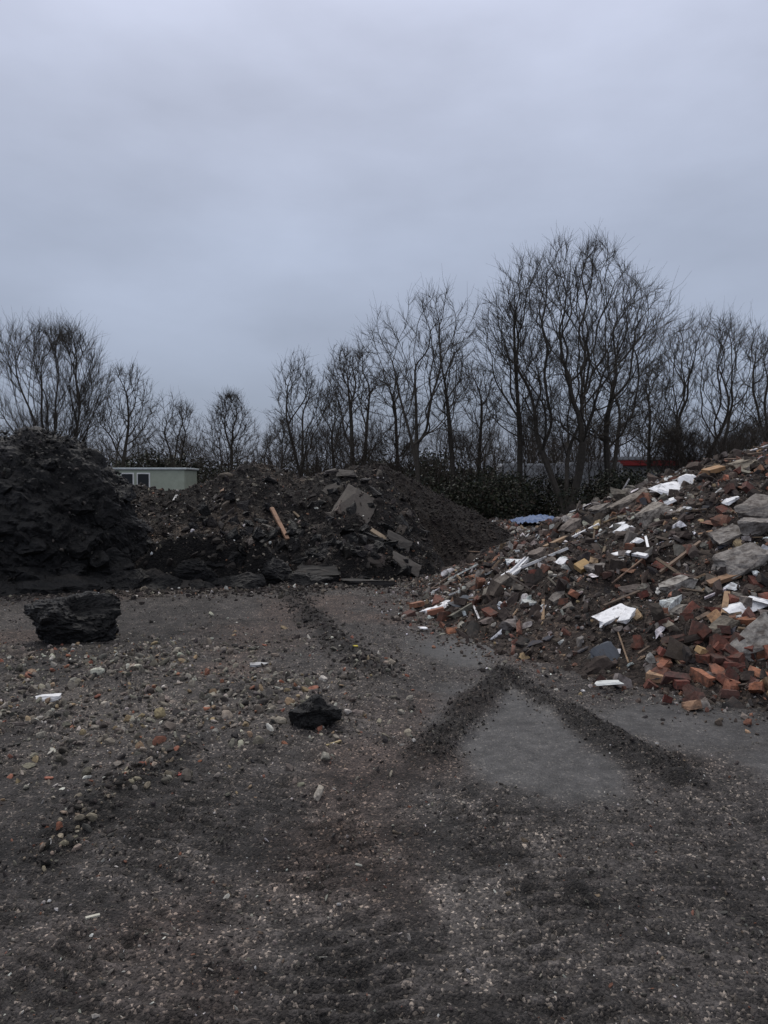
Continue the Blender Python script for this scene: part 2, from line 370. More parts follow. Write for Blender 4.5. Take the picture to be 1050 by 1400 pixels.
W,Fc,C=boulder((-3.15,7.55,.17),(.50,.40,.34),6,411,(.0065,.0062,.0064),nf=5,lo=.75,hi=.95,rough=2.0,warp=.35);mkmesh('asphalt_lump',W,Fc,C,M_asph)
W,Fc,C=boulder((-.49,4.85,.055),(.17,.15,.125),5,447,(.009,.0086,.0085),nf=5,lo=.7,hi=.95,rough=2.0,warp=.35);mkmesh('asphalt_lump.001',W,Fc,C,M_asph)

# ---------------------------------------------------------------- loose stones
def scat_ground(name,n,xyf,sz,cols,tm,seed,mat=M_stone,hf=ground_h,tilt=None,cv=.25):
    r=np.random.default_rng(seed);x,y=xyf(r,n);n=len(x)
    s=sz(r,n,x,y);z=hf(x,y)
    S=np.stack([s,s*r.uniform(.6,1,n),s*r.uniform(.45,.9,n)],1)
    b=Bag();b.scatter(tm,np.stack([x,y,z+S[:,2]*.2],1),S,randrot(n,r,tilt),palette(n,r,cols,cv),r)
    return b.build(name,mat)
GR=[(8,(.042,.038,.035)),(5,(.075,.068,.060)),(3,(.13,.116,.097)),(1.6,(.27,.25,.22)),(.6,(.55,.53,.49)),(.4,(.20,.09,.06)),(1.0,(.14,.105,.075))]
def near_xy(r,n):
    y=np.exp(r.uniform(math.log(1.5),math.log(15),n));x=r.uniform(-1,1,n)*(y*.62+.8)
    keep=(wetmask(x,y)*1.12<r.uniform(0,1.,n))&(fbm(x,y,None,1.5,3,91)+.7*fbm(x,y,None,6,2,92)>r.uniform(-.9,.6,n))
    return x[keep],y[keep]
scat_ground('gravel_stones',95000,near_xy,lambda r,n,x,y:(.0019+.0030*r.exponential(1,n).clip(0,4.6))*(1+.08*y),GR,rocks(10,1,700),81)
def stony_xy(r,n):
    x=r.normal(-2.3,1.35,n);y=r.normal(5.6,.95,n)
    k=(y>3.7)&(x>-6)&(x<.2)&(fbm(x,y,None,1.4,3,93)>r.uniform(-.7,.35,n));return x[k],y[k]
ST=[(5,(.09,.08,.068)),(5,(.17,.15,.123)),(4,(.28,.25,.205)),(1.3,(.50,.47,.40)),(.6,(.26,.11,.07)),(2.5,(.04,.037,.035)),(1.4,(.27,.20,.12))]
scat_ground('stone_rubble_patch',12000,stony_xy,lambda r,n,x,y:.006+.0125*r.exponential(1,n).clip(0,4),ST,R2,82)
def ridge_xy(pts,spread):
    def f(r,n):
        P=np.array(pts);L=np.r_[0,np.cumsum(np.hypot(*np.diff(P,axis=0).T))]
        t=r.uniform(0,L[-1],n);x=np.interp(t,L,P[:,0]);y=np.interp(t,L,P[:,1])
        return x+r.normal(0,spread,n),y+r.normal(0,spread*1.3,n)
    return f
DK=[(8,(.028,.025,.023)),(3,(.05,.045,.04)),(.6,(.14,.12,.10))]
scat_ground('mud_clods',1100,ridge_xy(RIDGE_C,.13),lambda r,n,x,y:.008+.010*r.exponential(1,n).clip(0,3),DK,R2,83)
scat_ground('mud_clods.001',380,ridge_xy(RIDGE_D,.09),lambda r,n,x,y:.008+.009*r.exponential(1,n).clip(0,3),DK+[(5,(.24,.2,.15)),(.5,(.25,.1,.06))],R2,84)
scat_ground('mud_clods.002',1500,ridge_xy(BERM_A,.09),lambda r,n,x,y:.003+.005*r.exponential(1,n).clip(0,3),DK,R1,85)
scat_ground('mud_clods.003',1300,ridge_xy(BERM_B,.075),lambda r,n,x,y:.003+.0045*r.exponential(1,n).clip(0,3),DK,R1,86)
def heap_xy(r,n):
    x=r.uniform(-8.5,1.0,n);y=r.uniform(10.6,15.8,n);k=(pile_L(x,y)>ground_h(x,y)-.05)&(pile_L(x,y)>pile_S(x,y)-.05);return x[k],y[k]
HP=[(8,(.026,.022,.020)),(4,(.055,.046,.038)),(2.4,(.12,.10,.08)),(1.2,(.27,.235,.19)),(.4,(.55,.53,.5)),(.4,(.18,.09,.055))]
scat_ground('heap_stones',22000,heap_xy,lambda r,n,x,y:.010+.013*r.exponential(1,n).clip(0,3.5),HP,R1,87,hf=pile_L)
scat_ground('heap_stones.001',1700,heap_xy,lambda r,n,x,y:.035+.03*r.exponential(1,n).clip(0,3),[(8,(.022,.019,.0175)),(3,(.05,.042,.036)),(1.2,(.13,.11,.09))],R3,88,hf=pile_L)
def apron_xy(r,n):
    x=r.uniform(-8,2.6,n);y=np.interp(x,[-8,-3.5,0,2.6],[10.2,10.9,11.9,13.4])-np.abs(r.normal(0,.45,n));return x,y
scat_ground('heap_stones.002',4500,apron_xy,lambda r,n,x,y:.010+.016*r.exponential(1,n).clip(0,4),HP,R1,89)
def soil_xy(r,n):
    x=r.uniform(-.5,3.4,n);y=r.uniform(13.2,16.4,n);k=pile_S(x,y)>-.02;return x[k],y[k]
scat_ground('soil_clods',5000,soil_xy,lambda r,n,x,y:.01+.017*r.exponential(1,n).clip(0,3.5),[(9,(.014,.011,.0095)),(1,(.035,.028,.022))],R1,90,hf=pile_S)

# ---------------------------------------------------------------- rubble pile debris
hR=lambda x,y:np.maximum(pile_R(x,y),ground_h(x,y))
def rub_xy(r,n,ro=6.3,tail=.35):
    a=np.where(r.random(n)<.85,r.uniform(-np.pi-.6,-.7,n),r.uniform(-np.pi,np.pi,n))
    rad=ro*np.sqrt(r.uniform(0,1,n));rad=np.where(rad>5.6,rad+r.normal(0,tail,n),rad)
    return 6.5+rad*np.cos(a),10+rad*np.sin(a)
RB=[(9,(.052,.040,.033)),(5,(.10,.078,.063)),(2.1,(.17,.078,.055)),(.8,(.28,.135,.085)),(5,(.20,.18,.158)),(2.1,(.36,.335,.30)),(.7,(.76,.76,.76)),(3.4,(.024,.022,.022)),(.6,(.38,.27,.16))]
scat_ground('rubble_fragments',38000,lambda r,n:rub_xy(r,n,6.35,.3),lambda r,n,x,y:.008+.011*r.exponential(1,n).clip(0,4),RB,R1,101,hf=hR)
b=Bag();r=np.random.default_rng(102)
CH2=chunks(12,2,800,.28,.14,3,4);n=5200;x,y=rub_xy(r,n,6.1,.15)
s=.028+.030*r.exponential(1,n).clip(0,3.6);S=np.stack([s*r.uniform(.9,2.0,n),s,s*r.uniform(.3,.9,n)],1)
b.scatter(CH2,np.stack([x,y,hR(x,y)+S[:,2]*.12],1),S,randrot(n,r),palette(n,r,RB),r)
BR=[]
VB,FB=cubeg(3)
for i in range(10):
    rr=np.random.default_rng(i);V=VB*[.205,.1,.063]
    if i%4:
        cut=rr.uniform(.0,.06);sl=rr.normal(0,.5,2);lim=cut+sl[0]*V[:,1]+sl[1]*V[:,2];V[:,0]=np.minimum(V[:,0],lim)
    for k in range(2):
        nn=rr.normal(size=3)*[.5,1,1.4];nn/=np.linalg.norm(nn);s=V@nn-rr.uniform(.05,.075);V=V-np.clip(s,0,None)[:,None]*nn
    V=V+.0035*np.stack([fbm(V[:,0]*40+k,V[:,1]*40,V[:,2]*40,1,2,i+k) for k in range(3)],1)
    BR.append((V,FB))
n=140;x,y=rub_xy(r,n,6.1,.15)
m=125;xa=r.normal(3.0,.6,m);ya=r.normal(5.75,.36,m);x=np.r_[x,xa];y=np.r_[y,ya];k=pile_R(x,y)>-.12;x,y=x[k],y[k];n=len(x)
C=palette(n,r,[(5,(.17,.06,.043)),(2.2,(.28,.115,.067)),(3.5,(.11,.052,.042)),(.9,(.36,.22,.13)),(1.6,(.27,.24,.21))],.3)
b.scatter(BR,np.stack([x,y,hR(x,y)+.008],1),np.ones((n,3)),randrot(n,r,.9),C,r)
BX=[cubeg(0,.02)]
n=320;x,y=rub_xy(r,n,5.9,.1);S=np.stack([r.uniform(.1,.55,n),r.uniform(.012,.035,n),r.uniform(.01,.025,n)],1)
A=align(normal_at(x,y,hR,.2));Rr=np.einsum('nij,njk->nik',A,randrot(n,r,.35))
b.scatter(BX,np.stack([x,y,hR(x,y)+.02],1),S,Rr,palette(n,r,[(3,(.27,.19,.12)),(3,(.16,.12,.085)),(1.6,(.65,.65,.65)),(1,(.1,.09,.08))]),r)
n=420;x,y=rub_xy(r,n,6.0,.1);S=np.stack([r.uniform(.03,.14,n),r.uniform(.03,.09,n),r.uniform(.008,.02,n)],1)
A=align(normal_at(x,y,hR,.2));Rr=np.einsum('nij,njk->nik',A,randrot(n,r,.5))
b.scatter(CH2,np.stack([x,y,hR(x,y)+.02],1),S,Rr,palette(n,r,[(3,(.75,.75,.75)),(2.5,(.45,.45,.43)),(2,(.05,.055,.065)),(1,(.25,.12,.08))]),r)
def item(bag,tm,x,y,size,yaw,tilt=(0,0),col=(.3,.3,.3),up=.03,seed=0):
    x/=100.;y/=100.;xx,yy=np.array([x]),np.array([y]);z=float(top_h(xx,yy)[0]);nn=normal_at(xx,yy,top_h,.25)
    A=Matrix(align(nn)[0].tolist())@Matrix.Rotation(math.radians(yaw),3,'Z')@Matrix.Rotation(math.radians(tilt[0]),3,'X')@Matrix.Rotation(math.radians(tilt[1]),3,'Y')
    V,Fc=tm[seed%len(tm)];W=(V*np.array(size))@np.array(A).T+np.array([x,y,z+up])
    bag.add(W,Fc,np.array(col))
CC=chunks(10,7,900,.22,.14,3,5)
con=(.26,.245,.225);whi=(.85,.85,.86)
# (x cm, y cm, size m, yaw, tilt, colour) : placed on the pile surface
for k,(X_,Y_,sz,yaw,tl,c) in enumerate([
 (303,589,(.42,.34,.18),25,(10,-15),con),(278,699,(.32,.16,.10),5,(0,0),(.33,.31,.28)),(345,699,(.48,.28,.17),10,(0,0),(.25,.23,.21)),
 (320,869,(.36,.26,.18),10,(0,0),(.30,.27,.235)),(324,972,(.4,.25,.15),-10,(0,0),(.24,.21,.18)),(352,748,(.26,.18,.14),0,(0,0),(.26,.24,.22)),
 (298,1003,(.28,.2,.12),0,(0,0),(.2,.18,.16)),(255,1010,(.28,.2,.12),30,(0,0),(.2,.17,.15)),(188,903,(.25,.2,.12),30,(0,0),(.18,.15,.13)),
 (395,775,(.36,.25,.14),30,(0,0),(.22,.20,.18)),(459,939,(.4,.26,.14),30,(0,0),(.30,.26,.2)),(139,848,(.26,.2,.1),0,(0,0),(.16,.14,.12)),
 (113,910,(.22,.16,.1),0,(0,0),(.16,.14,.12)),(284,614,(.28,.14,.1),30,(0,0),(.17,.15,.12)),(250,730,(.22,.13,.09),0,(0,0),(.12,.1,.09)),(374,741,(.26,.22,.18),60,(0,20),(.26,.24,.22)),
 (228,780,(.2,.15,.1),20,(10,0),(.24,.22,.2)),(262,660,(.18,.14,.09),50,(0,10),(.26,.24,.21)),(180,760,(.18,.13,.09),0,(0,0),(.2,.18,.16))]):
    item(b,CC,X_,Y_,sz,yaw,tl,c,seed=k,up=sz[2]*.2)
TH=chunks(8,6,950,.26,.09,3,2)
b2=Bag()
for k,(X_,Y_,sz,yaw,tl,c) in enumerate([
 (372,940,(.42,.26,.04),20,(25,10),whi),(354,930,(.2,.18,.05),70,(40,0),whi),(387,943,(.2,.26,.05),10,(50,0),whi),
 (280,864,(.2,.10,.03),20,(20,0),whi),(282,889,(.08,.17,.03),40,(0,0),whi),(214,682,(.28,.17,.04),0,(5,0),whi),(221,668,(.16,.11,.05),40,(10,0),whi),
 (315,636,(.28,.15,.03),20,(20,0),whi),(331,640,(.17,.18,.03),40,(0,30),whi),(194,626,(.27,.26,.02),35,(50,0),(.085,.095,.11)),
 (173,568,(.16,.09,.012),10,(0,0),(.6,.62,.6)),(71,893,(.25,.12,.03),15,(10,0),whi),(54,898,(.14,.1,.03),45,(0,0),whi),(202,837,(.14,.09,.03),40,(20,0),whi),
 (149,858,(.26,.1,.03),30,(10,0),(.65,.65,.66)),(93,869,(.2,.18,.02),30,(30,0),(.07,.08,.095)),(379,806,(.13,.08,.03),0,(0,0),whi),(256,807,(.1,.16,.03),10,(0,0),whi),
 (341,892,(.16,.1,.03),0,(0,0),whi),(278,814,(.12,.09,.03),0,(0,0),whi),(42,788,(.08,.06,.02),0,(0,0),whi)]):
    item(b2,TH,X_,Y_,sz,yaw,tl,c,seed=k,up=.03)
for k,(X_,Y_,sz,yaw,tl,c) in enumerate([
 (155,890,(.75,.05,.025),25,(0,-4),whi),(141,858,(.8,.04,.02),30,(0,-3),(.7,.7,.72)),(169,895,(.6,.04,.03),40,(0,-5),whi),(187,857,(.6,.04,.03),10,(0,0),(.6,.6,.6)),
 (216,926,(.35,.09,.04),20,(0,0),(.30,.20,.12)),(215,797,(.15,.12,.06),20,(30,0),(.42,.28,.13)),(298,642,(.36,.05,.04),60,(0,-10),(.34,.22,.13)),
 (302,751,(.6,.03,.03),20,(0,0),(.2,.14,.1)),(283,792,(.4,.025,.03),70,(0,0),whi),(252,926,(.4,.03,.03),0,(0,0),whi),(256,589,(.1,.07,.05),10,(0,40),(.42,.28,.14)),
 (423,951,(.24,.16,.06),10,(0,10),(.38,.23,.12)),(263,767,(.25,.05,.03),120,(0,0),whi),(317,687,(.3,.08,.04),0,(0,0),(.25,.15,.09)),(61,868,(.2,.09,.06),0,(0,0),(.25,.11,.07)),(42,940,(.18,.09,.06),30,(0,0),(.27,.13,.08))]):
    item(b2,BX,X_,Y_,sz,yaw,tl,c,up=.05)
b.build('demolition_rubble',M_deb)
M_wh=mat_attr('plasterboard_and_boards',.7,25,.2,.4,.006,.25,dirt=(9,.55,.72))
b2.build('boards_and_plasterboard',M_wh)
b=Bag()
for k,(X_,Y_,sz,yaw,tl,c,tm_) in enumerate([
 (-46,1325,(.58,.60,.06),-12,(12,0),(.085,.074,.064),TH),(-181,1278,(.8,.07,.04),-50,(0,0),(.33,.20,.13),BX),(-6,1289,(.4,.09,.05),-15,(0,0),(.3,.23,.16),BX),
 (-12,1226,(.4,.25,.08),0,(10,0),(.05,.042,.036),CC),(37,1237,(.4,.25,.08),10,(5,0),(.09,.08,.07),CC),(-100,1185,(.6,.2,.14),5,(0,0),(.012,.012,.012),CC),
 (-23,1147,(.8,.16,.10),-8,(0,0),(.012,.012,.012),CC),(-160,1330,(.5,.04,.03),-40,(0,0),(.2,.15,.1),BX),(-100,1370,(.3,.2,.06),20,(20,0),(.04,.035,.03),CC),
 (-300,1380,(.12,.08,.04),20,(0,0),(.3,.2,.14),TH),(-395,1400,(.2,.05,.03),80,(0,0),(.6,.6,.58),BX),(-205,1240,(.3,.03,.03),10,(0,0),(.3,.25,.18),BX),(-70,1420,(.35,.2,.06),0,(0,0),(.03,.026,.024),CC),
 (-100,1430,(.25,.15,.06),0,(0,0),(.035,.03,.028),CC),(25,1280,(.35,.25,.1),0,(0,0),(.05,.045,.04),CC),(-260,1200,(.3,.2,.1),0,(0,0),(.07,.06,.05),CC),(-325,1110,(.6,.25,.08),0,(0,0),(.02,.018,.017),CC),
 (-246,540,(.17,.07,.05),15,(0,0),(.7,.7,.7),CC),(-110,638,(.15,.09,.04),0,(0,0),(.4,.4,.4),CC),(-31,450,(.12,.012,.01),45,(0,0),(.45,.36,.2),BX),(-27,695,(.04,.025,.015),0,(0,0),(.5,.4,.05),TH),(-107,1390,(.05,.05,.03),0,(0,0),(.6,.4,.05),TH),
 (-112,405,(.08,.05,.003),30,(0,0),(.25,.04,.03),TH),(-108,268,(.05,.012,.008),30,(0,0),(.5,.48,.4),BX)]):
    item(b,tm_,X_,Y_,sz,yaw,tl,c,seed=k,up=sz[2]*.3)
b.build('slabs_and_timber',M_wh)
# ---------------------------------------------------------------- trees
def grow(seed,H,R,cb=.3,N=2500,bf=.35,r0=.15,shape='round',lean=0.,rt=.0068,leader=.5,nt=4,tl=.35,stems=1,stemspread=.3,zb=.8,gap=.0,rag=.55,jit=.028):
    r=np.random.default_rng(seed);M=N*6
    t=r.random(M)**zb;a=r.uniform(0,2*np.pi,M);q=np.sqrt(r.random(M))
    if shape=='round':pf=np.sqrt(np.clip(1-(np.abs(t-.45)/.60)**2,0,1))
    elif shape=='dome':pf=np.sqrt(np.clip(1-(t)**2.2,0,1))*(.75+.25*sst(0,.25,t))
    else:pf=np.where(t<.7,.22+.78*(t/.7)**.8,np.sqrt(np.clip(1-((t-.7)/.33)**2,0,1)))
    nz=vn(np.cos(a)*1.6+5,np.sin(a)*1.6+5,t*3.2,seed+1)+.5*vn(np.cos(a)*4+5,np.sin(a)*4+5,t*8,seed+2)
    pf=pf*(1-.12+rag*nz*.8)
    z=H*(cb+(1-cb)*t);x=R*pf*q*np.cos(a);y=R*pf*q*np.sin(a)
    tn=vn(x*.9+3,y*.9+3,None,seed+4)+.6*vn(x*2.3,y*2.3,None,seed+5)
    z=H*cb+(z-H*cb)*(1-.16*rag*(1-tn))-tl*.3
    k=fbm(x,y,z,.8,2,seed)>gap+r.uniform(-.3,.12,M);x,y,z=x[k][:N],y[k][:N],z[k][:N];x=x+lean*z
    Pn=[];par=[];pl=[]
    Pn.append((0,0,-.1));par.append(-1);pl.append(0.)
    for s in range(stems):
        ag=2*math.pi*s/stems+r.random()*2;sp=stemspread*R*(stems>1)+.15*R*.3;hz=leader*H*r.uniform(.85,1.1)
        tx,ty=sp*math.cos(ag)+lean*hz,sp*math.sin(ag);pi=0;n=max(4,int(hz/.4))
        wx,wy=r.normal(0,.09,2)
        for i in range(1,n+1):
            f=i/n;p=(tx*f**(1.1)+wx*math.sin(f*5)+r.normal(0,.02),ty*f**1.1+wy*math.sin(f*4)+r.normal(0,.02),hz*f)
            pp=Pn[pi];L=math.dist(p,pp);Pn.append(p);par.append(pi);pl.append(pl[pi]+L);pi=len(Pn)-1
    nf=len(Pn);cap=nf+len(x)*6;P=np.zeros((cap,3));PL=np.full(cap,1e9);PR=np.full(cap,-1,int)
    P[:nf]=Pn;PL[:nf]=pl;PR[:nf]=par;c=nf
    low=P[:nf,2]<cb*H*.75
    pen=np.zeros(cap);pen[:nf]=np.where(low,(cb*H*.75-P[:nf,2])*2.5,0)
    T=np.stack([x,y,z],1);base=np.array([lean*cb*H,0,cb*H]);o=np.argsort(np.linalg.norm(T-base,axis=1)+r.uniform(0,.35,len(T)))
    for i in o:
        p=T[i];d=P[:c]-p;L=np.sqrt((d*d).sum(1));cost=L+bf*PL[:c]+pen[:c]+np.clip(d[:,2],0,None)*.9
        j=int(np.argmin(cost));Lj=L[j];m=min(5,int(Lj/.4));pj=j;p0=P[j].copy()
        for s in range(1,m+1):
            f=s/(m+1);P[c]=p0+(p-p0)*f+r.normal(0,jit,3)+np.array([0,0,-.08*Lj*math.sin(f*math.pi)*(1 if p[2]-p0[2]<Lj*.6 else 0)]);PR[c]=pj;PL[c]=PL[pj]+Lj/(m+1);pj=c;c+=1
        P[c]=p;PR[c]=pj;PL[c]=PL[pj]+Lj/(m+1);c+=1
    P=P[:c];PR=PR[:c];nc=np.bincount(PR[1:],minlength=c);tips=(nc==0).astype(float);cnt=tips.copy()
    order=np.argsort(-PL[:c])
    for i in order:
        if PR[i]>=0:cnt[PR[i]]+=cnt[i]
    main=np.full(c,-1)
    for i in range(1,c):
        p=PR[i]
        if main[p]<0 or cnt[i]>cnt[main[p]]:main[p]=i
    ok=(PR>=0)&(main>=0)
    for it in range(3):
        Q=P.copy();Q[ok]=.5*P[ok]+.25*(P[PR[ok]]+P[main[ok]]);Q[:,2]=np.where(P[:,2]<.3,P[:,2],Q[:,2]);P=Q
    tot=max(cnt[0],2);pw=math.log(tot)/math.log(r0/rt);rad=rt*np.maximum(cnt,1)**(1/pw)
    i=np.arange(1,c);A0=P[PR[i]];A1=P[i];ra=np.minimum(rad[PR[i]],rad[i]*1.35);rb=rad[i]
    ti=np.where(cnt<=2)[0];ti=ti[ti>nf];k=np.repeat(ti,nt);dr=P[k]-P[PR[k]];dr/=np.linalg.norm(dr,axis=1)[:,None]+1e-6
    k0=P[k]-(P[k]-P[PR[k]])*r.uniform(0,.9,(len(k),1));d1=dr+r.normal(0,.38,(len(k),3))+[0,0,.15];d1/=np.linalg.norm(d1,axis=1)[:,None]
    l=tl*(.3+.75*r.exponential(.8,(len(k),1)).clip(0,2.4));k1=k0+d1*l*.5;d2=d1+r.normal(0,.22,(len(k),3))+[0,0,.1];d2/=np.linalg.norm(d2,axis=1)[:,None];k2=k1+d2*l*.6
    z1=np.full(len(k),rt*.75)
    A0=np.concatenate([A0,k0,k1]);A1=np.concatenate([A1,k1,k2]);ra=np.r_[ra,z1,z1*.85];rb=np.r_[rb,z1*.85,z1*.45]
    fl=1+.6*np.clip(1-A0[:,2]/.6,0,1)
    return A0,A1,ra*fl,rb
def tubes(P0,P1,R0,R1_,col,big=.03):
    b=Bag()
    for sel,k in((R0>=big,7),(R0<big,3)):
        p0,p1,a,bb=P0[sel],P1[sel],R0[sel],R1_[sel];d=p1-p0;L=np.linalg.norm(d,axis=1)[:,None];g=L[:,0]>1e-4
        p0,p1,a,bb,d,L=p0[g],p1[g],a[g],bb[g],d[g],L[g];n=len(p0)
        if not n:continue
        d=d/L;p0=p0-d*a[:,None]*.4
        ref=np.where(np.abs(d[:,2:3])>.9,[[1.,0,0]],[[0,0,1.]])
        u=np.cross(d,ref);u/=np.linalg.norm(u,axis=1)[:,None];v=np.cross(d,u)
        an=np.arange(k)*2*np.pi/k;ring=np.cos(an)[None,:,None]*u[:,None]+np.sin(an)[None,:,None]*v[:,None]
        V=np.concatenate([p0[:,None]+ring*a[:,None,None],p1[:,None]+ring*bb[:,None,None]],1).reshape(-1,3)
        i=np.arange(k);j=(i+1)%k
        f=np.concatenate([np.stack([i,j,j+k],1),np.stack([i,j+k,i+k],1)])
        Fc=(f[None]+(np.arange(n)*2*k)[:,None,None]).reshape(-1,3)
        C=np.array(col)*(1+.3*np.clip(1-V[:,2:3]/3,0,1));b.add(V,Fc,C)
    return b
bark=(.055,.048,.040)
trees=[
 (-16.1,36,9.7,3.4,dict(cb=.12,N=2400,bf=.75,r0=.18,shape='vase',stems=6,stemspread=.35,leader=.5,nt=5,tl=.55,rag=.35)),
 (-14.0,40,8.5,1.9,dict(cb=.25,N=950,bf=.5,r0=.12,stems=1,leader=.7)),
 (-12.0,42,7.1,2.4,dict(cb=.25,N=950,bf=.4,r0=.12,shape='dome')),
 (-8.7,42,6.8,2.4,dict(cb=.15,N=1300,bf=.4,r0=.13,shape='dome',nt=5,rag=.2,gap=-.6)),
 (-4.1,38,8.4,2.3,dict(cb=.3,N=850,bf=.5,r0=.11,stems=2,leader=.6,rag=.7)),
 (-1.25,36,8.7,2.0,dict(cb=.3,N=1200,bf=.45,r0=.15,leader=.7,stems=2)),
 (1.6,32,10.5,2.8,dict(cb=.36,N=650,bf=.5,r0=.13,leader=.7,stems=2,stemspread=.4,lean=.02,rag=.9,tl=.5)),
 (3.2,34,9.5,1.4,dict(cb=.35,N=420,bf=.5,r0=.11,leader=.8,lean=-.05,rag=.8)),
 (6.2,34,11.6,2.4,dict(cb=.38,N=700,bf=.55,r0=.13,leader=.8,lean=-.03,rag=.9,tl=.5)),
 (7.9,32,12.0,4.1,dict(cb=.30,N=2700,bf=.48,r0=.24,shape='round',leader=.34,stems=3,stemspread=.30,nt=5,tl=.45,rag=.55,gap=-.1)),
 (10.3,34,10.9,3.2,dict(cb=.33,N=1200,bf=.5,r0=.18,leader=.5,stems=2,lean=.07,rag=.8,tl=.5)),
 (16.3,38,10.9,3.6,dict(cb=.20,N=1800,bf=.5,r0=.21,leader=.33,stems=3,shape='round',rag=.6,tl=.48,gap=-.1)),
 (20.8,40,9.8,2.9,dict(cb=.25,N=1200,bf=.5,r0=.17,stems=2)),
 (-22.0,38,9.,2.8,dict(cb=.25,N=1000,bf=.45,r0=.18)),
 (25.5,40,10.2,3.,dict(cb=.25,N=1000,bf=.45,r0=.18)),
 (.6,37,7.7,1.6,dict(cb=.35,N=550,bf=.5,r0=.10,leader=.7)),
 (4.9,38,8.2,1.7,dict(cb=.35,N=550,bf=.5,r0=.10,leader=.7)),
 (13.9,39,8.8,2.0,dict(cb=.3,N=650,bf=.5,r0=.11,leader=.6)),
 (-6.2,44,6.2,1.8,dict(cb=.25,N=750,bf=.4,r0=.11,shape='dome')),
 (-2.9,42,7.2,1.6,dict(cb=.3,N=650,bf=.5,r0=.10,leader=.7)),
]
for k,(tx,ty,H,R,kw) in enumerate(trees):
    o=tubes(*grow(1000+k*7,H,R,**kw),bark).build('bare_tree' if k==0 else 'bare_tree.%03d'%k,M_bark)
    o.location=(tx,ty,0)
bases=[]
for k in range(6):
    g=grow(3000+k,6,1.9,cb=.18+.05*(k%3),N=330,bf=.5,r0=.075,stems=1+k%3,stemspread=.5,leader=.6,nt=4,tl=.45,shape=['round','vase','dome'][k%3],rag=.8)
    o=tubes(*g,(.06,.05,.042)).build('sapling',M_bark);bases.append(o.data);bpy.data.objects.remove(o)
row=empty('distant_tree_row');r=np.random.default_rng(55)
def inst(par,me,x,y,z,s,sz,nm):
    o=bpy.data.objects.new(nm,me);o.location=(x,y,z);o.rotation_euler=(0,0,r.uniform(0,6.28));o.scale=(s,s,sz);o.parent=par;bpy.context.scene.collection.objects.link(o)
for i in range(60):
    x=r.uniform(-45,55);y=r.uniform(48,62);H=r.uniform(4.5,6.2) if x<-6 else r.uniform(5.5,8.)
    inst(row,bases[i%6],x,y,0,r.uniform(1.,1.5),H/6,'tree')
row2=empty('understorey_saplings')
for i in range(50):
    x=r.uniform(-5.5,24);y=r.uniform(34,44);H=r.uniform(2.8,5.6)
    inst(row2,bases[i%6],x,y,0,r.uniform(.5,.9),H/6,'sapling')
# ---------------------------------------------------------------- shrubs
def shrubs(name,cl,nper,leaf,cols,seed):
    r=np.random.default_rng(seed);b=Bag();V=np.array([[-.5,-.5,0],[.5,-.5,0],[.5,.5,.1],[-.5,.5,.1]],float);Fc=np.array([[0,1,2],[0,2,3]])
    for (x,y,z,rx,rz) in cl:
        n=int(nper*rx*rz);q=r.normal(size=(n,3));q/=np.linalg.norm(q,axis=1)[:,None];q*=r.uniform(.55,1.05,(n,1))**.6
        q*=(1+.35*fbm(q[:,0],q[:,1],q[:,2],2.5,3,seed+int(x*10)))[:,None]
        P=q*[rx,rx*.8,rz]+[x,y,z];P=P[P[:,2]>-.05];n=len(P);s=leaf*r.uniform(.5,1.4,n)
        b.scatter([(V,Fc)],P,np.stack([s,s*.6,s],1),randrot(n,r),palette(n,r,cols,.4),r)
    return b.build(name,M_leaf)
r=np.random.default_rng(66)
cl=[(r.uniform(.8,22),r.uniform(31,36),0,0,0) for i in range(75)];cl=[(x,y,h*.42,r.uniform(.8,1.5),h*.6) for (x,y,_,_,_),h in zip(cl,r.uniform(1.3,2.2,75))]
shrubs('shrub_thicket',cl,800,.09,[(5,(.016,.020,.011)),(2,(.035,.038,.018)),(2,(.036,.027,.018))],67)
cl=[(r.uniform(-34,4),r.uniform(43,48),h*.42,r.uniform(1.,1.9),h*.6) for h in r.uniform(2.4,3.5,70)]
shrubs('hedge',cl,520,.12,[(5,(.022,.028,.016)),(2,(.04,.048,.024)),(2,(.036,.029,.02))],68)
cl=[(r.uniform(0,42),r.uniform(52,58),h*.42,r.uniform(1.2,2.2),h*.6) for h in r.uniform(2.2,3.4,60)]
shrubs('hedge.001',cl,400,.14,[(5,(.02,.024,.015)),(2,(.035,.04,.021)),(3,(.036,.029,.022))],69)

# ---------------------------------------------------------------- cabin and vehicles
def part(name,par,c,s,col,mat=M_paint,bev=.03,extra=None):
    bm=bmesh.new();bmesh.ops.create_cube(bm,size=1);
    for v in bm.verts:v.co=Vector((v.co.x*s[0],v.co.y*s[1],v.co.z*s[2]))
    if extra:extra(bm)
    if bev:bmesh.ops.bevel(bm,geom=bm.edges[:],offset=min(bev,min(s)*.3),segments=2,affect='EDGES')
    V,Fc=bm_arr(bm);return mkmesh(name,V,Fc,np.broadcast_to(np.array(col),(len(V),3)),mat,parent=par,loc=c)
def wheel(par,c,rr,w,name):
    bm=bmesh.new();bmesh.ops.create_cone(bm,segments=20,radius1=rr,radius2=rr,depth=w,cap_ends=True)
    bmesh.ops.rotate(bm,verts=bm.verts,matrix=Matrix.Rotation(math.pi/2,3,'X'));V,Fc=bm_arr(bm)
    mkmesh(name,V,Fc,np.broadcast_to(np.array((.02,.02,.02)),(len(V),3)),M_paint,parent=par,loc=c)
cab=empty('site_cabin',(-13.1,38,0))
part('walls',cab,(0,0,1.17),(6.4,2.4,2.15),(.34,.37,.29))
part('roof',cab,(0,0,2.30),(6.6,2.6,.10),(.60,.63,.62))
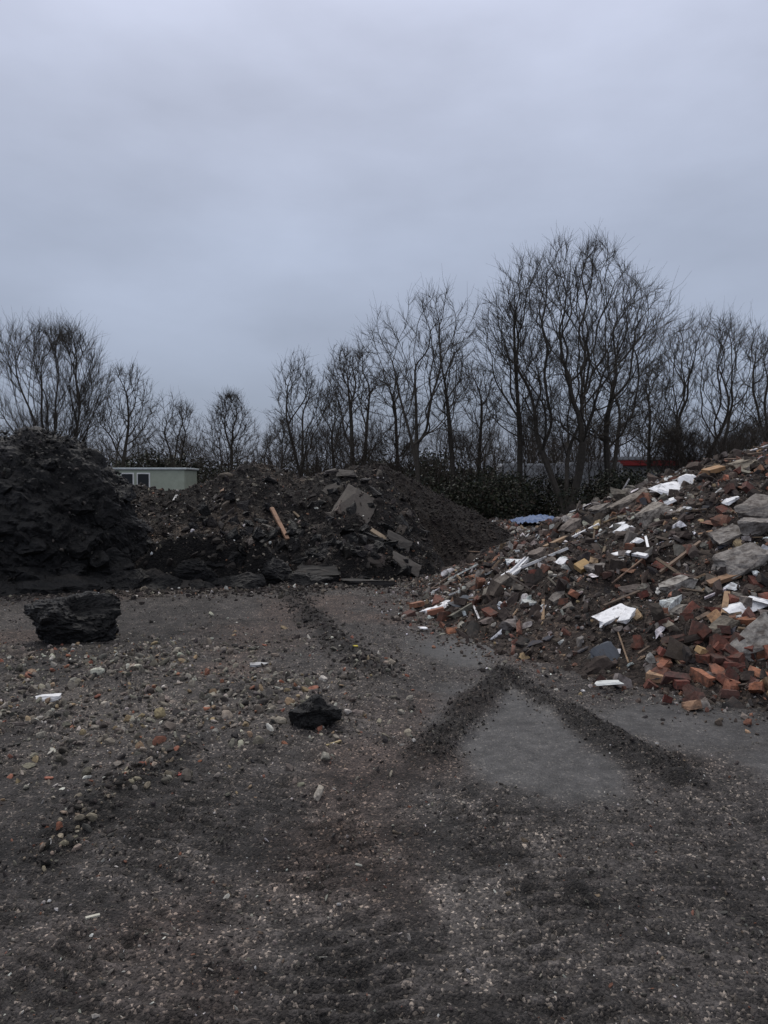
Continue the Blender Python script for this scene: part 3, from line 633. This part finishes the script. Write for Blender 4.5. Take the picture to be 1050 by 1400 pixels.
for i,xx in enumerate((-2.2,.35,1.15)):
    part('window_frame_%d'%i,cab,(xx,-1.22,1.62),(.66,.06,.95),(.75,.75,.72),bev=.01)
    part('window_glass_%d'%i,cab,(xx,-1.255,1.62),(.54,.03,.83),(.012,.014,.016),bev=0)
part('door',cab,(-.7,-1.22,1.15),(.8,.06,1.95),(.5,.51,.46),bev=.01)
part('door_handle',cab,(-.45,-1.27,1.1),(.12,.04,.03),(.1,.1,.1),bev=0)
for i in(-1,1):part('skid_%d'%(i+2),cab,(i*2.4,0,.05),(.2,2.2,.14),(.1,.1,.1),bev=0)
def van(name,x,y,col,L=4.6,h=2.3):
    p=empty(name,(x,y,0))
    def nose(bm):
        for v in bm.verts:
            if v.co.x>0 and v.co.z>0:v.co.x-=.35
    part('body',p,(-.45,0,h/2+.2),(L*.78,1.8,h-.4),col,bev=.1,extra=nose)
    part('bonnet',p,(L*.42,0,.85),(.95,1.75,.8),col,bev=.12,extra=nose)
    part('side_window',p,(L*.2,-.91,1.55),(.7,.03,.5),(.012,.013,.015),bev=0)
    part('windscreen',p,(L*.335,0,1.55),(.06,1.5,.55),(.012,.013,.015),bev=0)
    part('bumper',p,(L*.5+.1,0,.5),(.12,1.7,.2),(.03,.03,.03))
    for i,(wx,wy) in enumerate(((-L*.3,-.82),(L*.33,-.82),(-L*.3,.82),(L*.33,.82))):wheel(p,(wx,wy,.34),.34,.22,'wheel_%d'%i)
van('parked_van',8.3,39,(.6,.62,.65),h=2.6);van('parked_van.001',11.6,40,(.55,.57,.6),h=2.7)
sh=empty('industrial_shed',(18.0,46,0))
part('walls',sh,(0,0,1.3),(8.5,5,2.6),(.16,.17,.18));part('fascia',sh,(0,-.05,2.75),(8.7,5.2,.32),(.28,.03,.03));part('roof',sh,(0,0,3.02),(8.8,5.3,.2),(.30,.31,.33))
for i in range(3):part('shutter_%d'%i,sh,(-2.4+i*2.4,-2.53,1.15),(1.7,.06,2.2),(.24,.25,.26),bev=.01)
xs=np.linspace(-1,1,50);X,Y=np.meshgrid(xs,xs);Zt=.10+.12*fbm(X,Y,None,1.5,3,77)+.05*fbm(X,Y,None,5,3,78,ridge=True)+.1*(1-X**2)
idx=np.arange(2500).reshape(50,50);q=np.stack([idx[:-1,:-1],idx[:-1,1:],idx[1:,1:],idx[1:,:-1]],-1).reshape(-1,4)
mkmesh('blue_tarpaulin',np.stack([X*.95,Y*1.3,Zt*1.7],-1).reshape(-1,3),q,np.tile([.10,.15,.27],(2500,1)),M_paint,True,loc=(5.7,26.5,0))
b=Bag();r=np.random.default_rng(5);n=2500;x=r.normal(5.2,1.6,n);y=r.normal(25,3,n);s=.03+.05*r.exponential(1,n).clip(0,3)
k=(y>18)&(x>3.2);x,y,s=x[k],y[k],s[k];n=len(x)
b.scatter(R1,np.stack([x,y,.1*sst(-1,1,fbm(x,y,None,.7,2,5))],1),np.stack([s,s,s*.7],1),randrot(n,r),palette(n,r,RB),r);b.build('scattered_debris',M_stone)

# ---------------------------------------------------------------- sky, light, camera
sc=bpy.context.scene;w=bpy.data.worlds.new('World');sc.world=w;w.use_nodes=True;nt=w.node_tree;N=nt.nodes;L=nt.links
bg=N['Background'];EL,RO=math.radians(52),math.radians(-20)
sky=N.new('ShaderNodeTexSky');sky.sky_type='NISHITA';sky.sun_disc=False;sky.sun_elevation=EL;sky.sun_rotation=RO
sk=N.new('ShaderNodeVectorMath');sk.operation='SCALE';sk.inputs['Scale'].default_value=.1;L.new(sky.outputs[0],sk.inputs[0])
tc=N.new('ShaderNodeTexCoord');sx=N.new('ShaderNodeSeparateXYZ');L.new(tc.outputs['Generated'],sx.inputs[0])
cr=N.new('ShaderNodeValToRGB');L.new(sx.outputs['Z'],cr.inputs[0]);e=cr.color_ramp.elements
e[0].position=0;e[0].color=(.28,.315,.405,1);e[1].position=1;e[1].color=(1.25,1.23,1.22,1)
for p,c in((.10,(.30,.345,.44)),(.3,(.43,.485,.615)),(.54,(.60,.645,.80))):
    q=e.new(p);q.color=(*c,1)
mp=N.new('ShaderNodeMapping');mp.inputs['Scale'].default_value=(1,1,2.4);L.new(tc.outputs['Generated'],mp.inputs[0])
no=N.new('ShaderNodeTexNoise');no.inputs['Scale'].default_value=2.0;no.inputs['Detail'].default_value=6;no.inputs['Roughness'].default_value=.5;L.new(mp.outputs[0],no.inputs['Vector'])
mr=N.new('ShaderNodeMapRange');mr.inputs[1].default_value=.3;mr.inputs[2].default_value=.7;mr.inputs[3].default_value=.82;mr.inputs[4].default_value=1.18;L.new(no.outputs[0],mr.inputs[0])
cl=N.new('ShaderNodeVectorMath');cl.operation='SCALE';L.new(cr.outputs[0],cl.inputs[0]);L.new(mr.outputs[0],cl.inputs['Scale'])
mx=N.new('ShaderNodeMix');mx.data_type='RGBA';mx.inputs[0].default_value=.95;L.new(sk.outputs[0],mx.inputs[6]);L.new(cl.outputs[0],mx.inputs[7])
L.new(mx.outputs[2],bg.inputs[0]);bg.inputs[1].default_value=1
sl=bpy.data.lights.new('sun','SUN');sl.energy=1.3;sl.angle=math.radians(14);sl.color=(1,.95,.88)
so=bpy.data.objects.new('sun',sl);sc.collection.objects.link(so)
so.rotation_euler=(math.radians(38),0,math.radians(200))
cd=bpy.data.cameras.new('camera');co=bpy.data.objects.new('camera',cd);sc.collection.objects.link(co);sc.camera=co
co.location=(0,0,CAMH);co.rotation_euler=(math.pi/2-PITCH,0,0)
cd.sensor_fit='VERTICAL';cd.sensor_height=36;cd.lens=36*F/1400;cd.clip_end=3000;cd.clip_start=.05
sc.view_settings.view_transform='Standard';sc.view_settings.look='None';sc.view_settings.exposure=0
